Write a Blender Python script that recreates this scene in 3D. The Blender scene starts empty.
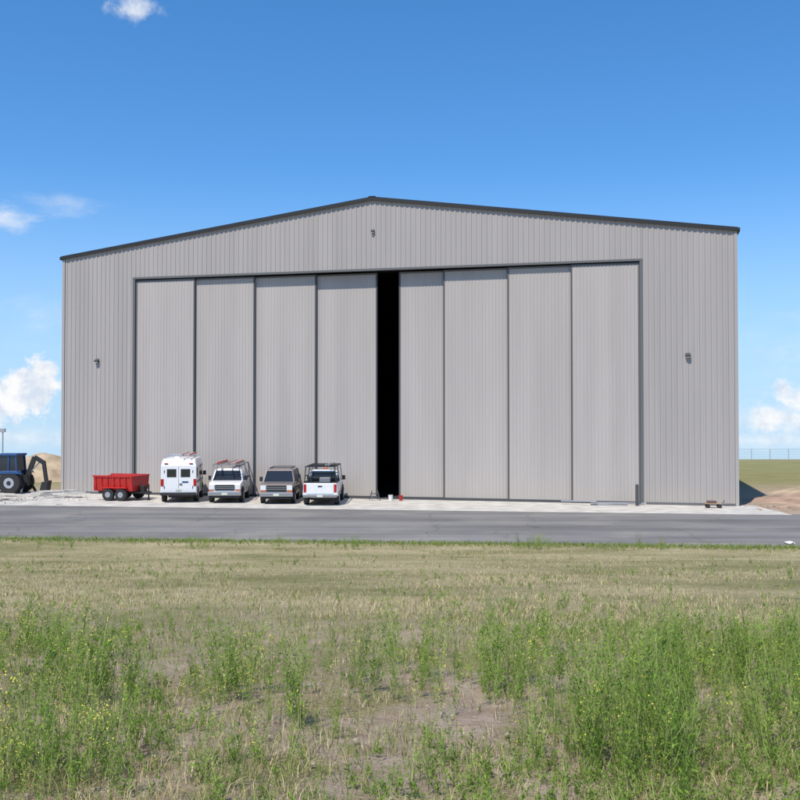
import bpy, math, random
import numpy as np
from mathutils import Vector, Matrix
random.seed(7); rng=np.random.default_rng(7)
scene=bpy.context.scene
scene.view_settings.view_transform='Standard'; scene.view_settings.look='None'; scene.view_settings.exposure=0
R=math.radians
# ------------------------------------------------------------------ materials
def mat(name,col,rough=0.8,metal=0.0,var=0.0,scale=5.0,bump=0.0,bscale=30.0,spec=0.5,coat=0.0):
    m=bpy.data.materials.new(name); m.use_nodes=True
    nt=m.node_tree; b=nt.nodes['Principled BSDF']
    b.inputs['Base Color'].default_value=(*col,1); b.inputs['Roughness'].default_value=rough
    b.inputs['Metallic'].default_value=metal; b.inputs['Specular IOR Level'].default_value=spec
    b.inputs['Coat Weight'].default_value=coat
    tc=nt.nodes.new('ShaderNodeTexCoord')
    if var>0:
        n=nt.nodes.new('ShaderNodeTexNoise'); n.inputs['Scale'].default_value=scale; n.inputs['Detail'].default_value=5
        nt.links.new(tc.outputs['Object'],n.inputs['Vector'])
        r=nt.nodes.new('ShaderNodeValToRGB')
        r.color_ramp.elements[0].position=0.3; r.color_ramp.elements[1].position=0.7
        r.color_ramp.elements[0].color=(*[c*(1-var) for c in col],1)
        r.color_ramp.elements[1].color=(*[min(1,c*(1+var)) for c in col],1)
        nt.links.new(n.outputs['Fac'],r.inputs['Fac']); nt.links.new(r.outputs['Color'],b.inputs['Base Color'])
    if bump>0:
        n=nt.nodes.new('ShaderNodeTexNoise'); n.inputs['Scale'].default_value=bscale; n.inputs['Detail'].default_value=6
        nt.links.new(tc.outputs['Object'],n.inputs['Vector'])
        bp=nt.nodes.new('ShaderNodeBump'); bp.inputs['Strength'].default_value=bump; bp.inputs['Distance'].default_value=0.05
        nt.links.new(n.outputs['Fac'],bp.inputs['Height']); nt.links.new(bp.outputs['Normal'],b.inputs['Normal'])
    return m
def steel(name,col,var=0.07):
    m=mat(name,col,rough=0.6,spec=0.25)
    nt=m.node_tree; b=nt.nodes['Principled BSDF']
    tc=nt.nodes.new('ShaderNodeTexCoord')
    mp=nt.nodes.new('ShaderNodeMapping'); mp.inputs['Scale'].default_value=(1.1,1.1,0.10)
    n=nt.nodes.new('ShaderNodeTexNoise'); n.inputs['Scale'].default_value=1.2; n.inputs['Detail'].default_value=6
    nt.links.new(tc.outputs['Object'],mp.inputs['Vector']); nt.links.new(mp.outputs['Vector'],n.inputs['Vector'])
    sp=nt.nodes.new('ShaderNodeSeparateXYZ'); nt.links.new(tc.outputs['Object'],sp.inputs['Vector'])
    dv=nt.nodes.new('ShaderNodeMath'); dv.operation='DIVIDE'; dv.inputs[1].default_value=0.915
    fl=nt.nodes.new('ShaderNodeMath'); fl.operation='FLOOR'
    wn=nt.nodes.new('ShaderNodeTexWhiteNoise'); wn.noise_dimensions='1D'
    nt.links.new(sp.outputs['X'],dv.inputs[0]); nt.links.new(dv.outputs[0],fl.inputs[0]); nt.links.new(fl.outputs[0],wn.inputs['W'])
    ad=nt.nodes.new('ShaderNodeMath'); ad.operation='MULTIPLY_ADD'; ad.inputs[1].default_value=0.25
    nt.links.new(wn.outputs['Value'],ad.inputs[0]); nt.links.new(n.outputs['Fac'],ad.inputs[2])
    r=nt.nodes.new('ShaderNodeValToRGB'); r.color_ramp.elements[0].position=0.35; r.color_ramp.elements[1].position=0.95
    r.color_ramp.elements[0].color=(*[c*(1-var) for c in col],1); r.color_ramp.elements[1].color=(*[c*(1+var) for c in col],1)
    nt.links.new(ad.outputs[0],r.inputs['Fac']) 
    mr=nt.nodes.new('ShaderNodeMapRange'); mr.inputs['From Min'].default_value=0.0; mr.inputs['From Max'].default_value=1.3
    mr.inputs['To Min'].default_value=0.35; mr.inputs['To Max'].default_value=0.0
    nt.links.new(sp.outputs['Z'],mr.inputs['Value'])
    mx=nt.nodes.new('ShaderNodeMixRGB'); mx.inputs['Color2'].default_value=(0.42,0.37,0.30,1)
    nt.links.new(mr.outputs[0],mx.inputs['Fac']); nt.links.new(r.outputs['Color'],mx.inputs['Color1'])
    nt.links.new(mx.outputs['Color'],b.inputs['Base Color'])
    return m
M_wall=steel('wall_steel',(0.370,0.338,0.312))
M_door=steel('door_steel',(0.415,0.377,0.342))
M_trim=mat('dark_trim',(0.012,0.014,0.015),0.6)
M_seal=mat('door_seal',(0.07,0.07,0.07),0.6)
M_frame=mat('jamb_trim',(0.12,0.118,0.115),0.5)
M_roof=mat('roof_steel',(0.3,0.3,0.3),0.4,var=.1)
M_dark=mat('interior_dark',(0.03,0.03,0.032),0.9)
M_conc=mat('concrete',(0.48,0.445,0.385),0.9,var=.2,scale=1.2,bump=.2)
M_white=mat('white_paint',(0.76,0.75,0.73),0.35,coat=.3,var=.04,scale=3)
M_glass=mat('car_glass',(0.02,0.024,0.028),0.08,spec=.7)
M_black=mat('black_plastic',(0.02,0.02,0.02),0.6)
M_tire=mat('tyre_rubber',(0.025,0.025,0.025),0.9)
M_chrome=mat('chrome',(0.55,0.55,0.55),0.25,metal=.9)
M_hub=mat('hub_steel',(0.42,0.42,0.42),0.4,metal=.6)
M_red=mat('red_paint',(0.46,0.020,0.016),0.4,var=.15)
M_tail=mat('tail_lamp',(0.4,0.012,0.01),0.25)
M_lamp=mat('head_lamp',(0.7,0.7,0.68),0.15)
M_blue=mat('blue_paint',(0.025,0.07,0.18),0.4,var=.1)
M_taupe=mat('pewter_paint',(0.23,0.195,0.18),0.35,metal=.3,coat=.4)
M_maroon=mat('maroon_paint',(0.13,0.075,0.065),0.4,coat=.3)
M_dirt=mat('excavated_dirt',(0.38,0.29,0.19),0.95,var=.3,scale=.9,bump=.8,bscale=3)
M_redd=mat('red_dirt',(0.34,0.23,0.16),0.95,var=.4,scale=.9,bump=.8,bscale=3)
M_wood=mat('wood',(0.34,0.24,0.14),0.85,var=.2,scale=3)
M_grey=mat('grey_steel',(0.25,0.25,0.26),0.5,metal=.3)
M_galv=mat('galvanised',(0.42,0.43,0.44),0.5,metal=.4)
M_orange=mat('orange_paint',(0.55,0.13,0.03),0.5)
M_plate=mat('licence_plate',(0.6,0.62,0.5),0.5)
# ------------------------------------------------------------------ helpers
def empty(name,loc=(0,0,0),rz=0):
    e=bpy.data.objects.new(name,None); e.location=loc; e.rotation_euler=(0,0,rz); scene.collection.objects.link(e); return e
def mk(name,vs,fs,m,parent=None,smooth=False,bevel=0,seg=2):
    me=bpy.data.meshes.new(name); me.from_pydata([tuple(v) for v in vs],[],fs); me.update()
    o=bpy.data.objects.new(name,me); scene.collection.objects.link(o)
    if isinstance(m,(list,tuple)):
        for k in m: me.materials.append(k)
    elif m: me.materials.append(m)
    if parent: o.parent=parent
    if smooth:
        for p in me.polygons: p.use_smooth=True
    if bevel>0:
        b=o.modifiers.new('b','BEVEL'); b.width=bevel; b.segments=seg; b.limit_method='ANGLE'; b.angle_limit=R(35)
    return o
HF=[(0,3,2,1),(4,5,6,7),(0,1,5,4),(1,2,6,5),(2,3,7,6),(3,0,4,7)]
def hexa(name,b,t,m,parent,bevel=0): return mk(name,list(b)+list(t),HF,m,parent,bevel=bevel)
def box(name,x0,x1,y0,y1,z0,z1,m,parent=None,bevel=0):
    return hexa(name,[(x0,y0,z0),(x1,y0,z0),(x1,y1,z0),(x0,y1,z0)],[(x0,y0,z1),(x1,y0,z1),(x1,y1,z1),(x0,y1,z1)],m,parent,bevel)
def bar(name,p,q,t,m,parent,t2=None):
    p=Vector(p);q=Vector(q);d=(q-p).normalized(); u=Vector((0,0,1)) if abs(d.z)<.9 else Vector((1,0,0))
    a=d.cross(u).normalized()*t/2; c=d.cross(a).normalized()*(t2 or t)/2
    return hexa(name,[p-a-c,p+a-c,p+a+c,p-a+c],[q-a-c,q+a-c,q+a+c,q-a+c],m,parent)
def cyl(name,p,q,r,m,parent,n=20,r2=None,bevel=0):
    p=Vector(p);q=Vector(q);d=(q-p).normalized(); u=Vector((0,0,1)) if abs(d.z)<.9 else Vector((1,0,0))
    a=d.cross(u).normalized(); c=d.cross(a).normalized(); r2=r if r2 is None else r2
    vs=[p+(a*math.cos(2*math.pi*i/n)+c*math.sin(2*math.pi*i/n))*r for i in range(n)]+[q+(a*math.cos(2*math.pi*i/n)+c*math.sin(2*math.pi*i/n))*r2 for i in range(n)]
    fs=[tuple(range(n))[::-1],tuple(range(n,2*n))]+[(i,(i+1)%n,n+(i+1)%n,n+i) for i in range(n)]
    return mk(name,vs,fs,m,parent,bevel=bevel)
def prism(name,prof,hw,m,parent,bevel=.04,taper=None):
    n=len(prof); w=[(taper(y,z) if taper else hw) for y,z in prof]
    vs=[(-w[i],prof[i][0],prof[i][1]) for i in range(n)]+[(w[i],prof[i][0],prof[i][1]) for i in range(n)]
    fs=[tuple(range(n)),tuple(range(2*n-1,n-1,-1))]+[(i,n+i,n+(i+1)%n,(i+1)%n) for i in range(n)]
    return mk(name,vs,fs,m,parent,bevel=bevel)
def npmesh(name,V,F,mats,mi=None,rnd=None,smooth=False):
    me=bpy.data.meshes.new(name); k=F.shape[1]
    me.vertices.add(len(V)); me.vertices.foreach_set('co',V.astype(np.float32).ravel())
    me.loops.add(F.size); me.loops.foreach_set('vertex_index',F.astype(np.int32).ravel())
    me.polygons.add(len(F)); me.polygons.foreach_set('loop_start',np.arange(0,F.size,k,dtype=np.int32))
    try: me.polygons.foreach_set('loop_total',np.full(len(F),k,dtype=np.int32))
    except Exception: pass
    for m in mats: me.materials.append(m)
    if mi is not None: me.polygons.foreach_set('material_index',mi.astype(np.int32))
    if smooth: me.polygons.foreach_set('use_smooth',np.ones(len(F),dtype=bool))
    if rnd is not None:
        a=me.attributes.new('rnd','FLOAT','POINT'); a.data.foreach_set('value',rnd.astype(np.float32))
    me.update(calc_edges=True); me.validate()
    o=bpy.data.objects.new(name,me); scene.collection.objects.link(o); return o
_w=[(rng.uniform(0,6.28),rng.uniform(0,6.28),f) for f in (0.35,.5,.8,1.1,1.7,2.3,3.1)]
def wav(x,y,s=1.0,k=0):
    v=0*x
    for i,(a,p,f) in enumerate(_w):
        a=a+k*1.3; v=v+np.sin((x*np.cos(a)+y*np.sin(a))*f*s+p+k*2.1+1.5*np.sin((x*np.sin(a)-y*np.cos(a))*f*s*.6+p))/(1+.35*i)
    return v/4.0
# ------------------------------------------------------------------ camera
CH=4.74
cd=bpy.data.cameras.new('camera'); cam=bpy.data.objects.new('camera',cd); scene.collection.objects.link(cam)
cam.location=(0,0,CH); cam.rotation_euler=(R(90+1.18),0,0); cd.lens=43.8; cd.sensor_width=36; cd.clip_end=8000; cd.clip_start=.1
scene.camera=cam
# ------------------------------------------------------------------ ground
def gz(x,y):
    x=np.asarray(x,float);y=np.asarray(y,float)
    r=3*(1-np.clip(y,0,None)/34.5); k=.1
    z=np.where(r>3*k,r,k*np.log1p(np.exp(np.clip(r/k,-50,3.0001)*1.0)))-.05
    z=z+.05*wav(x,y,1.0)*np.clip((33-y)/6,0,1)*np.clip((y+60)/40,0,1)
    d=np.clip(y-75,0,110); z=z-.00023*d*d-.06*np.clip(y-185,0,None)
    return z
xs=np.concatenate([[-3000,-1200,-500,-250,-130,-80,-50],np.arange(-34,34.01,.25),[50,80,130,250,500,1200,3000]])
ys=np.concatenate([[-800,-200,-60,-20,-8],np.arange(0,42,.25),np.arange(42,75,3),np.arange(75,200,5),[220,260,320,500,900,1500,3000]])
X,Y=np.meshgrid(xs,ys); V=np.stack([X,Y,gz(X,Y)],-1).reshape(-1,3)
nx,ny=len(xs),len(ys); I=np.arange(nx*ny).reshape(ny,nx)
F=np.stack([I[:-1,:-1],I[:-1,1:],I[1:,1:],I[1:,:-1]],-1).reshape(-1,4)
def ground_mat():
    m=bpy.data.materials.new('prairie_ground'); m.use_nodes=True; nt=m.node_tree; N=nt.nodes; L=nt.links
    b=N['Principled BSDF']; b.inputs['Roughness'].default_value=.95; b.inputs['Specular IOR Level'].default_value=.05
    tc=N.new('ShaderNodeTexCoord')
    def noise(s,d=5,r=.6,mp=None):
        n=N.new('ShaderNodeTexNoise'); n.inputs['Scale'].default_value=s; n.inputs['Detail'].default_value=d; n.inputs['Roughness'].default_value=r
        if mp:
            q=N.new('ShaderNodeMapping'); q.inputs['Scale'].default_value=mp; L.new(tc.outputs['Object'],q.inputs['Vector']); L.new(q.outputs[0],n.inputs['Vector'])
        else: L.new(tc.outputs['Object'],n.inputs['Vector'])
        return n.outputs['Fac']
    def ramp(f,a,ca,bb,cb):
        r=N.new('ShaderNodeValToRGB'); e=r.color_ramp.elements; e[0].position=a;e[0].color=(*ca,1); e[1].position=bb; e[1].color=(*cb,1); L.new(f,r.inputs['Fac']); return r.outputs['Color']
    def mix(f,c1,c2,t='MIX'):
        x=N.new('ShaderNodeMixRGB'); x.blend_type=t
        if isinstance(f,float): x.inputs[0].default_value=f
        else: L.new(f,x.inputs[0])
        L.new(c1,x.inputs[1]); L.new(c2,x.inputs[2]); return x.outputs[0]
    soil=ramp(noise(3.5),.3,(.40,.29,.205),.7,(.60,.475,.36))
    straw=ramp(noise(22,6,.75),.32,(.20,.165,.075),.68,(.54,.455,.26))
    near=mix(ramp(noise(.8,4),.46,(0,0,0),.58,(1,1,1)),soil,straw)
    fine=ramp(noise(80,3,.8),.35,(.5,.5,.5),.6,(1.1,1.1,1.1))
    near=mix(.75,near,fine,'MULTIPLY')
    field=ramp(noise(1.2,6,.7,(.25,1,1)),.3,(.19,.19,.075),.7,(.35,.31,.15))
    sp=N.new('ShaderNodeSeparateXYZ'); L.new(tc.outputs['Object'],sp.inputs[0])
    def mr(v,a,bb):
        q=N.new('ShaderNodeMapRange'); q.inputs['From Min'].default_value=a; q.inputs['From Max'].default_value=bb; L.new(v,q.inputs['Value']); return q.outputs[0]
    dirt=ramp(noise(.8,6,.7),.3,(.36,.26,.175),.7,(.50,.40,.29))
    far=mix(mr(sp.outputs['Y'],64,76),dirt,field)
    olive=ramp(noise(.35,5,.65,(.5,1,1)),.35,(.27,.25,.11),.6,(.52,.43,.25))
    mid=mix(.6,olive,ramp(noise(9,5,.8),.35,(.45,.45,.45),.62,(1.15,1.15,1.15)),'MULTIPLY')
    strawf=mix(mr(sp.outputs['Y'],10,18),near,mid)
    c=mix(mr(sp.outputs['Y'],40,43),strawf,far)
    L.new(c,b.inputs['Base Color'])
    bp=N.new('ShaderNodeBump'); bp.inputs['Strength'].default_value=1.0; bp.inputs['Distance'].default_value=.08
    L.new(noise(14,5,.75),bp.inputs['Height']); L.new(bp.outputs[0],b.inputs['Normal'])
    return m
g=npmesh('ground',V,F,[ground_mat()],smooth=True)
# ------------------------------------------------------------------ asphalt
def asphalt_mat():
    m=bpy.data.materials.new('asphalt'); m.use_nodes=True; nt=m.node_tree; N=nt.nodes; L=nt.links
    b=N['Principled BSDF']; b.inputs['Roughness'].default_value=.95; b.inputs['Specular IOR Level'].default_value=.12
    tc=N.new('ShaderNodeTexCoord')
    q=N.new('ShaderNodeMapping'); q.inputs['Scale'].default_value=(.06,.55,1); q.inputs['Rotation'].default_value=(0,0,.09); L.new(tc.outputs['Object'],q.inputs[0])
    n=N.new('ShaderNodeTexNoise'); n.inputs['Scale'].default_value=1; n.inputs['Detail'].default_value=6; n.inputs['Roughness'].default_value=.65; L.new(q.outputs[0],n.inputs['Vector'])
    r=N.new('ShaderNodeValToRGB'); e=r.color_ramp.elements; e[0].position=.32; e[0].color=(.135,.128,.122,1); e[1].position=.68; e[1].color=(.245,.232,.217,1); L.new(n.outputs['Fac'],r.inputs[0])
    n2=N.new('ShaderNodeTexNoise'); n2.inputs['Scale'].default_value=60; n2.inputs['Detail'].default_value=3; L.new(tc.outputs['Object'],n2.inputs['Vector'])
    r2=N.new('ShaderNodeValToRGB'); e=r2.color_ramp.elements; e[0].position=.3; e[0].color=(.6,.6,.6,1); e[1].position=.7; e[1].color=(1.25,1.25,1.25,1); L.new(n2.outputs['Fac'],r2.inputs[0])
    mx=N.new('ShaderNodeMixRGB'); mx.blend_type='MULTIPLY'; mx.inputs[0].default_value=1; L.new(r.outputs[0],mx.inputs[1]); L.new(r2.outputs[0],mx.inputs[2])
    v=N.new('ShaderNodeTexVoronoi'); v.feature='DISTANCE_TO_EDGE'; v.inputs['Scale'].default_value=.16
    n3=N.new('ShaderNodeTexNoise'); n3.inputs['Scale'].default_value=.8; n3.inputs['Detail'].default_value=4; L.new(tc.outputs['Object'],n3.inputs['Vector'])
    ad=N.new('ShaderNodeMixRGB'); ad.blend_type='ADD'; ad.inputs[0].default_value=1.0; L.new(tc.outputs['Object'],ad.inputs[1]); L.new(n3.outputs['Color'],ad.inputs[2]); L.new(ad.outputs[0],v.inputs['Vector'])
    cr=N.new('ShaderNodeValToRGB'); e=cr.color_ramp.elements; e[0].position=.0; e[0].color=(.7,.7,.7,1); e[1].position=.006; e[1].color=(1,1,1,1); L.new(v.outputs['Distance'],cr.inputs[0])
    m2=N.new('ShaderNodeMixRGB'); m2.blend_type='MULTIPLY'; m2.inputs[0].default_value=1; L.new(mx.outputs[0],m2.inputs[1]); L.new(cr.outputs[0],m2.inputs[2])
    n4=N.new('ShaderNodeTexNoise'); n4.inputs['Scale'].default_value=.25; n4.inputs['Detail'].default_value=5; L.new(tc.outputs['Object'],n4.inputs['Vector'])
    r4=N.new('ShaderNodeValToRGB'); e=r4.color_ramp.elements; e[0].position=.5; e[0].color=(0,0,0,1); e[1].position=.75; e[1].color=(.45,.45,.45,1); L.new(n4.outputs['Fac'],r4.inputs[0])
    m3=N.new('ShaderNodeMixRGB'); m3.inputs[2].default_value=(.34,.31,.26,1); L.new(r4.outputs[0],m3.inputs[0]); L.new(m2.outputs[0],m3.inputs[1])
    L.new(m3.outputs[0],b.inputs['Base Color'])
    return m
ax=np.arange(-70,70.01,.25)
near=np.clip(38.0-.09*ax,36.6,60)+.16*wav(ax,ax*0,2.2)+rng.normal(0,.05,len(ax))
far=51.85-.135*ax
rows=[(near-.12,-.09),(near,0.0),((near+far)/2,0.0),(far,0.0)]
V=np.concatenate([np.stack([ax,r,np.full_like(ax,z)],-1) for r,z in rows]); n=len(ax); I=np.arange(4*n).reshape(4,n)
F=np.stack([I[:-1,:-1],I[:-1,1:],I[1:,1:],I[1:,:-1]],-1).reshape(-1,4)
npmesh('asphalt_apron',V,F,[asphalt_mat()])
cx=np.linspace(-34,19.6,60); cn=51.85-.135*cx-.6; cf=63.4-(9.6/40.5)*(cx+21.9)+.6
cf=np.maximum(cf,cn+.3)
V=np.concatenate([np.stack([cx,cn,np.full_like(cx,.006)],-1),np.stack([cx,cf,np.full_like(cx,.006)],-1)]); n=60; I=np.arange(2*n).reshape(2,n)
F=np.stack([I[:-1,:-1],I[:-1,1:],I[1:,1:],I[1:,:-1]],-1).reshape(-1,4)
npmesh('concrete_pavement',V,F,[M_conc])
# ------------------------------------------------------------------ hangar
W=41.6; EZ=15.25; PZ=18.05; DT=13.7
H=empty('aircraft_hangar',(-21.9,63.2,0),math.atan2(-9.6,40.5))
def roofz(s): return EZ+(PZ-EZ)*(1-abs(s-W/2)/(W/2))
def ribs(name,s0,s1,zb,zt,m,parent,y=0.0,p=.305,h=.032,out=-1,axis='x',cut=()):
    pts=[]; s=math.floor(s0/p)*p
    while s<s1+p:
        for a,hh in ((0,0),(.50,0),(.58,h),(.90,h)):
            pts.append((s+a*p,hh))
        s+=p
    pts=[q for q in pts if s0<q[0]<s1]; pts=[(s0,0)]+pts+[(s1,0)]
    for c in cut:
        if s0<c<s1: pts.append((c,0)) 
    pts.sort(); vs=[];fs=[]
    for s,hh in pts:
        b=zb(s) if callable(zb) else zb; t=zt(s) if callable(zt) else zt
        c=(s,y+out*hh) if axis=='x' else (y+out*hh,s)
        vs+=[(c[0],c[1],b),(c[0],c[1],t)]
    for i in range(len(pts)-1): fs.append((2*i,2*i+2,2*i+3,2*i+1))
    return mk(name,vs,fs,m,parent)
DS=[5.15,9.08,13.03,17.0,20.97,22.32,25.06,28.90,32.56,36.40]
ribs('front_wall',0,DS[0]-.12,-.1,roofz,M_wall,H)
ribs('front_wall',DS[-1]+.12,W,-.1,roofz,M_wall,H)
ribs('front_gable',DS[0]-.12,DS[-1]+.12,DT+.14,roofz,M_wall,H,cut=(W/2,))
BD=42
ribs('side_wall',0,BD,-1,EZ,M_wall,H,y=0.0,axis='y',out=-1)
ribs('side_wall',0,BD,-1,EZ,M_wall,H,y=W,axis='y',out=1)
ribs('rear_wall',0,W,-1.2,roofz,M_wall,H,y=BD,out=1)
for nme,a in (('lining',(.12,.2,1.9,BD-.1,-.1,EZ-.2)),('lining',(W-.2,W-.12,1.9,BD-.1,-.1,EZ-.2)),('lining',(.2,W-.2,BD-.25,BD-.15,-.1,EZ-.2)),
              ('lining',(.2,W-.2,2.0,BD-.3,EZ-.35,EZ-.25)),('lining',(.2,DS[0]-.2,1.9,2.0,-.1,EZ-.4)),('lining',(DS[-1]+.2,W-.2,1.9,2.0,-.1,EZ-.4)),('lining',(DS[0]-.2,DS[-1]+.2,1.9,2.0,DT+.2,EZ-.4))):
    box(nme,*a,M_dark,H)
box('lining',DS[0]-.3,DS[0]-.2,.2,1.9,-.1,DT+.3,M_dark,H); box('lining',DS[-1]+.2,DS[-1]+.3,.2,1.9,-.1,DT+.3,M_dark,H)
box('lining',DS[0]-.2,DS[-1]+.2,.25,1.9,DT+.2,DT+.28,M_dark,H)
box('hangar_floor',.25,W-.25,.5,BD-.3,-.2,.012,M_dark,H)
for a,b in ((-.10,W/2),(W+.10,W/2)):
    za=EZ+.05 ; zb=PZ+.05
    hexa('roof_slope',[(a,-.12,za-.02),(b,-.12,zb-.02),(b,BD+.2,zb-.02),(a,BD+.2,za-.02)],[(a,-.12,za+.05),(b,-.12,zb+.05),(b,BD+.2,zb+.05),(a,BD+.2,za+.05)],M_roof,H)
    hexa('rake_trim',[(a,-.165,za-.13),(b,-.165,zb-.13),(b,-.125,zb-.13),(a,-.125,za-.13)],[(a,-.165,za+.08),(b,-.165,zb+.08),(b,-.125,zb+.08),(a,-.125,za+.08)],M_trim,H)
box('ridge_cap',W/2-.2,W/2+.2,-.18,BD+.22,PZ+.09,PZ+.16,M_trim,H)
box('eave_gutter',-.2,-.11,-.16,BD+.2,EZ-.1,EZ+.10,M_trim,H); box('eave_gutter',W+.11,W+.2,-.16,BD+.2,EZ-.1,EZ+.10,M_trim,H)
box('corner_trim',-.06,.12,-.065,-.005,-.05,EZ-.08,M_wall,H); box('corner_trim',W-.12,W+.06,-.065,-.005,-.05,EZ-.08,M_wall,H)
for a,b in ((.13,DS[0]-.32),(DS[-1]+.32,W-.13)): box('base_flashing',a,b,-.055,-.003,-.04,.14,M_frame,H)
box('jamb_trim',DS[0]-.17,DS[0]-.01,-.06,.20,-.02,DT+.02,M_frame,H); box('jamb_trim',DS[-1]+.01,DS[-1]+.17,-.06,.20,-.02,DT+.02,M_frame,H)
box('header_trim',DS[0]-.17,DS[-1]+.17,-.065,.18,DT+.025,DT+.15,M_frame,H)
sp=.15
leaves=[(DS[0],DS[1]+.15,0),(DS[1]-.1,DS[2]+.15,1),(DS[2]-.1,DS[3]+.15,2),(DS[3]-.1,DS[4],3),
        (DS[5],DS[6]+.3,3),(DS[6],DS[7]+.12,2),(DS[7],DS[8]+.12,1),(DS[8],DS[9],0)]
for i,(a,b,k) in enumerate(leaves):
    y=.08+sp*k; lt=DT-.03
    L_=empty('door_leaf'); L_.parent=H
    ribs('leaf_sheet',a+.05,b-.05,.12,lt-.1,M_door,L_,y=y,p=.203,h=.016)
    box('leaf_core',a+.02,b-.02,y+.012,y+.085,.06,lt,M_frame,L_)
    for (c,d) in ((a,a+.09),(b-.09,b)): box('leaf_edge',c,d,y-.03,y+.09,.04,lt,M_frame if (c==a)==(i<4) else M_seal,L_)
    box('leaf_top',a+.09,b-.09,y-.025,y+.010,lt-.11,lt-.01,M_frame,L_)
    box('leaf_foot',a+.09,b-.09,y-.025,y+.010,.03,.15,M_seal,L_)
for k in range(4): box('floor_rail',DS[0],DS[-1],.11+sp*k,.14+sp*k,.008,.03,M_frame,H)
def wlight(s,z,sc=1.0):
    e=empty('wall_lamp'); e.parent=H; e.location=(s,-.04,z); e.scale=(sc,sc,sc)
    box('back_plate',-.12,.12,-.03,0,-.13,.13,M_seal,e,.01)
    hexa('lamp_housing',[(-.14,-.2,-.04),(.14,-.2,-.04),(.14,-.03,-.11),(-.14,-.03,-.11)],[(-.14,-.2,.04),(.14,-.2,.04),(.14,-.03,.10),(-.14,-.03,.10)],M_seal,e,.015)
    box('lamp_lens',-.11,.11,-.18,-.06,-.12,-.10,M_lamp,e)
wlight(2.5,8.55); wlight(39.0,8.35); wlight(20.85,16.1,.75)
# ------------------------------------------------------------------ vehicles
def wheel(x,y,r,w,parent,side,hub=M_hub):
    cyl('tyre',(x-w/2,y,r),(x+w/2,y,r),r,M_tire,parent,28,bevel=.03)
    cyl('rim',(x+side*(w/2-.01),y,r),(x+side*(w/2+.012),y,r),r*.60,hub,parent,20)
    cyl('hub_cap',(x+side*(w/2),y,r),(x+side*(w/2+.035),y,r),r*.2,M_chrome,parent,12)
def cabin(parent,paint,y0b,y0t,y1t,y1b,z0,z1,wb,wt,pill=(),rz=.07):
    hexa('window_glass',[(-wb,y0b,z0),(wb,y0b,z0),(wb,y1b,z0),(-wb,y1b,z0)],[(-wt,y0t,z1),(wt,y0t,z1),(wt,y1t,z1),(-wt,y1t,z1)],M_glass,parent)
    hexa('roof_panel',[(-wt-.03,y0t-.05,z1-.03),(wt+.03,y0t-.05,z1-.03),(wt+.03,y1t+.04,z1-.03),(-wt-.03,y1t+.04,z1-.03)],
         [(-wt+.06,y0t+.1,z1+rz),(wt-.06,y0t+.1,z1+rz),(wt-.06,y1t-.08,z1+rz),(-wt+.06,y1t-.08,z1+rz)],paint,parent,.03)
    for sx in (-1,1):
        bar('pillar',(sx*wb,y0b,z0-.03),(sx*wt,y0t,z1),.07,paint,parent,.09)
        bar('pillar',(sx*wb,y1b,z0-.03),(sx*wt,y1t,z1),.09,paint,parent,.12)
        for f in pill:
            yb=y0b+(y1b-y0b)*f; yt=max(y0t,min(y1t,yb)); bar('pillar',(sx*wb,yb,z0-.03),(sx*wt,yt,z1),.05,paint,parent,.1)
def front_end(p,hw,paint,z0=.72,z1=1.05):
    box('grille',-.55,.55,-.03,.05,z0,z1,M_black,p,.01)
    for z in (z0+.1,z0+.2): box('grille_bar',-.56,.56,-.045,-.02,z,z+.035,M_chrome,p)
    for s in (-1,1):
        box('headlamp',min(s*.58,s*(hw-.05)),max(s*.58,s*(hw-.05)),-.025,.06,z0+.06,z1,M_lamp,p,.015)
        box('turn_lamp',min(s*.6,s*(hw-.05)),max(s*.6,s*(hw-.05)),-.02,.05,z0-.03,z0+.04,M_orange,p)
    box('front_bumper',-hw,hw,-.14,.02,.44,.66,M_chrome,p,.03)
    box('air_dam',-hw+.1,hw-.1,-.06,.1,.3,.44,M_black,p)
    box('licence_plate',-.16,.16,-.152,-.142,.48,.6,M_plate,p)
def mirrors(p,y,z,hw):
    for s in (-1,1):
        bar('mirror_arm',(s*(hw-.05),y,z),(s*(hw+.12),y,z+.05),.04,M_black,p)
        box('mirror',min(s*(hw+.05),s*(hw+.23)),max(s*(hw+.05),s*(hw+.23)),y-.05,y+.05,z-.02,z+.24,M_black,p,.02)
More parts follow.
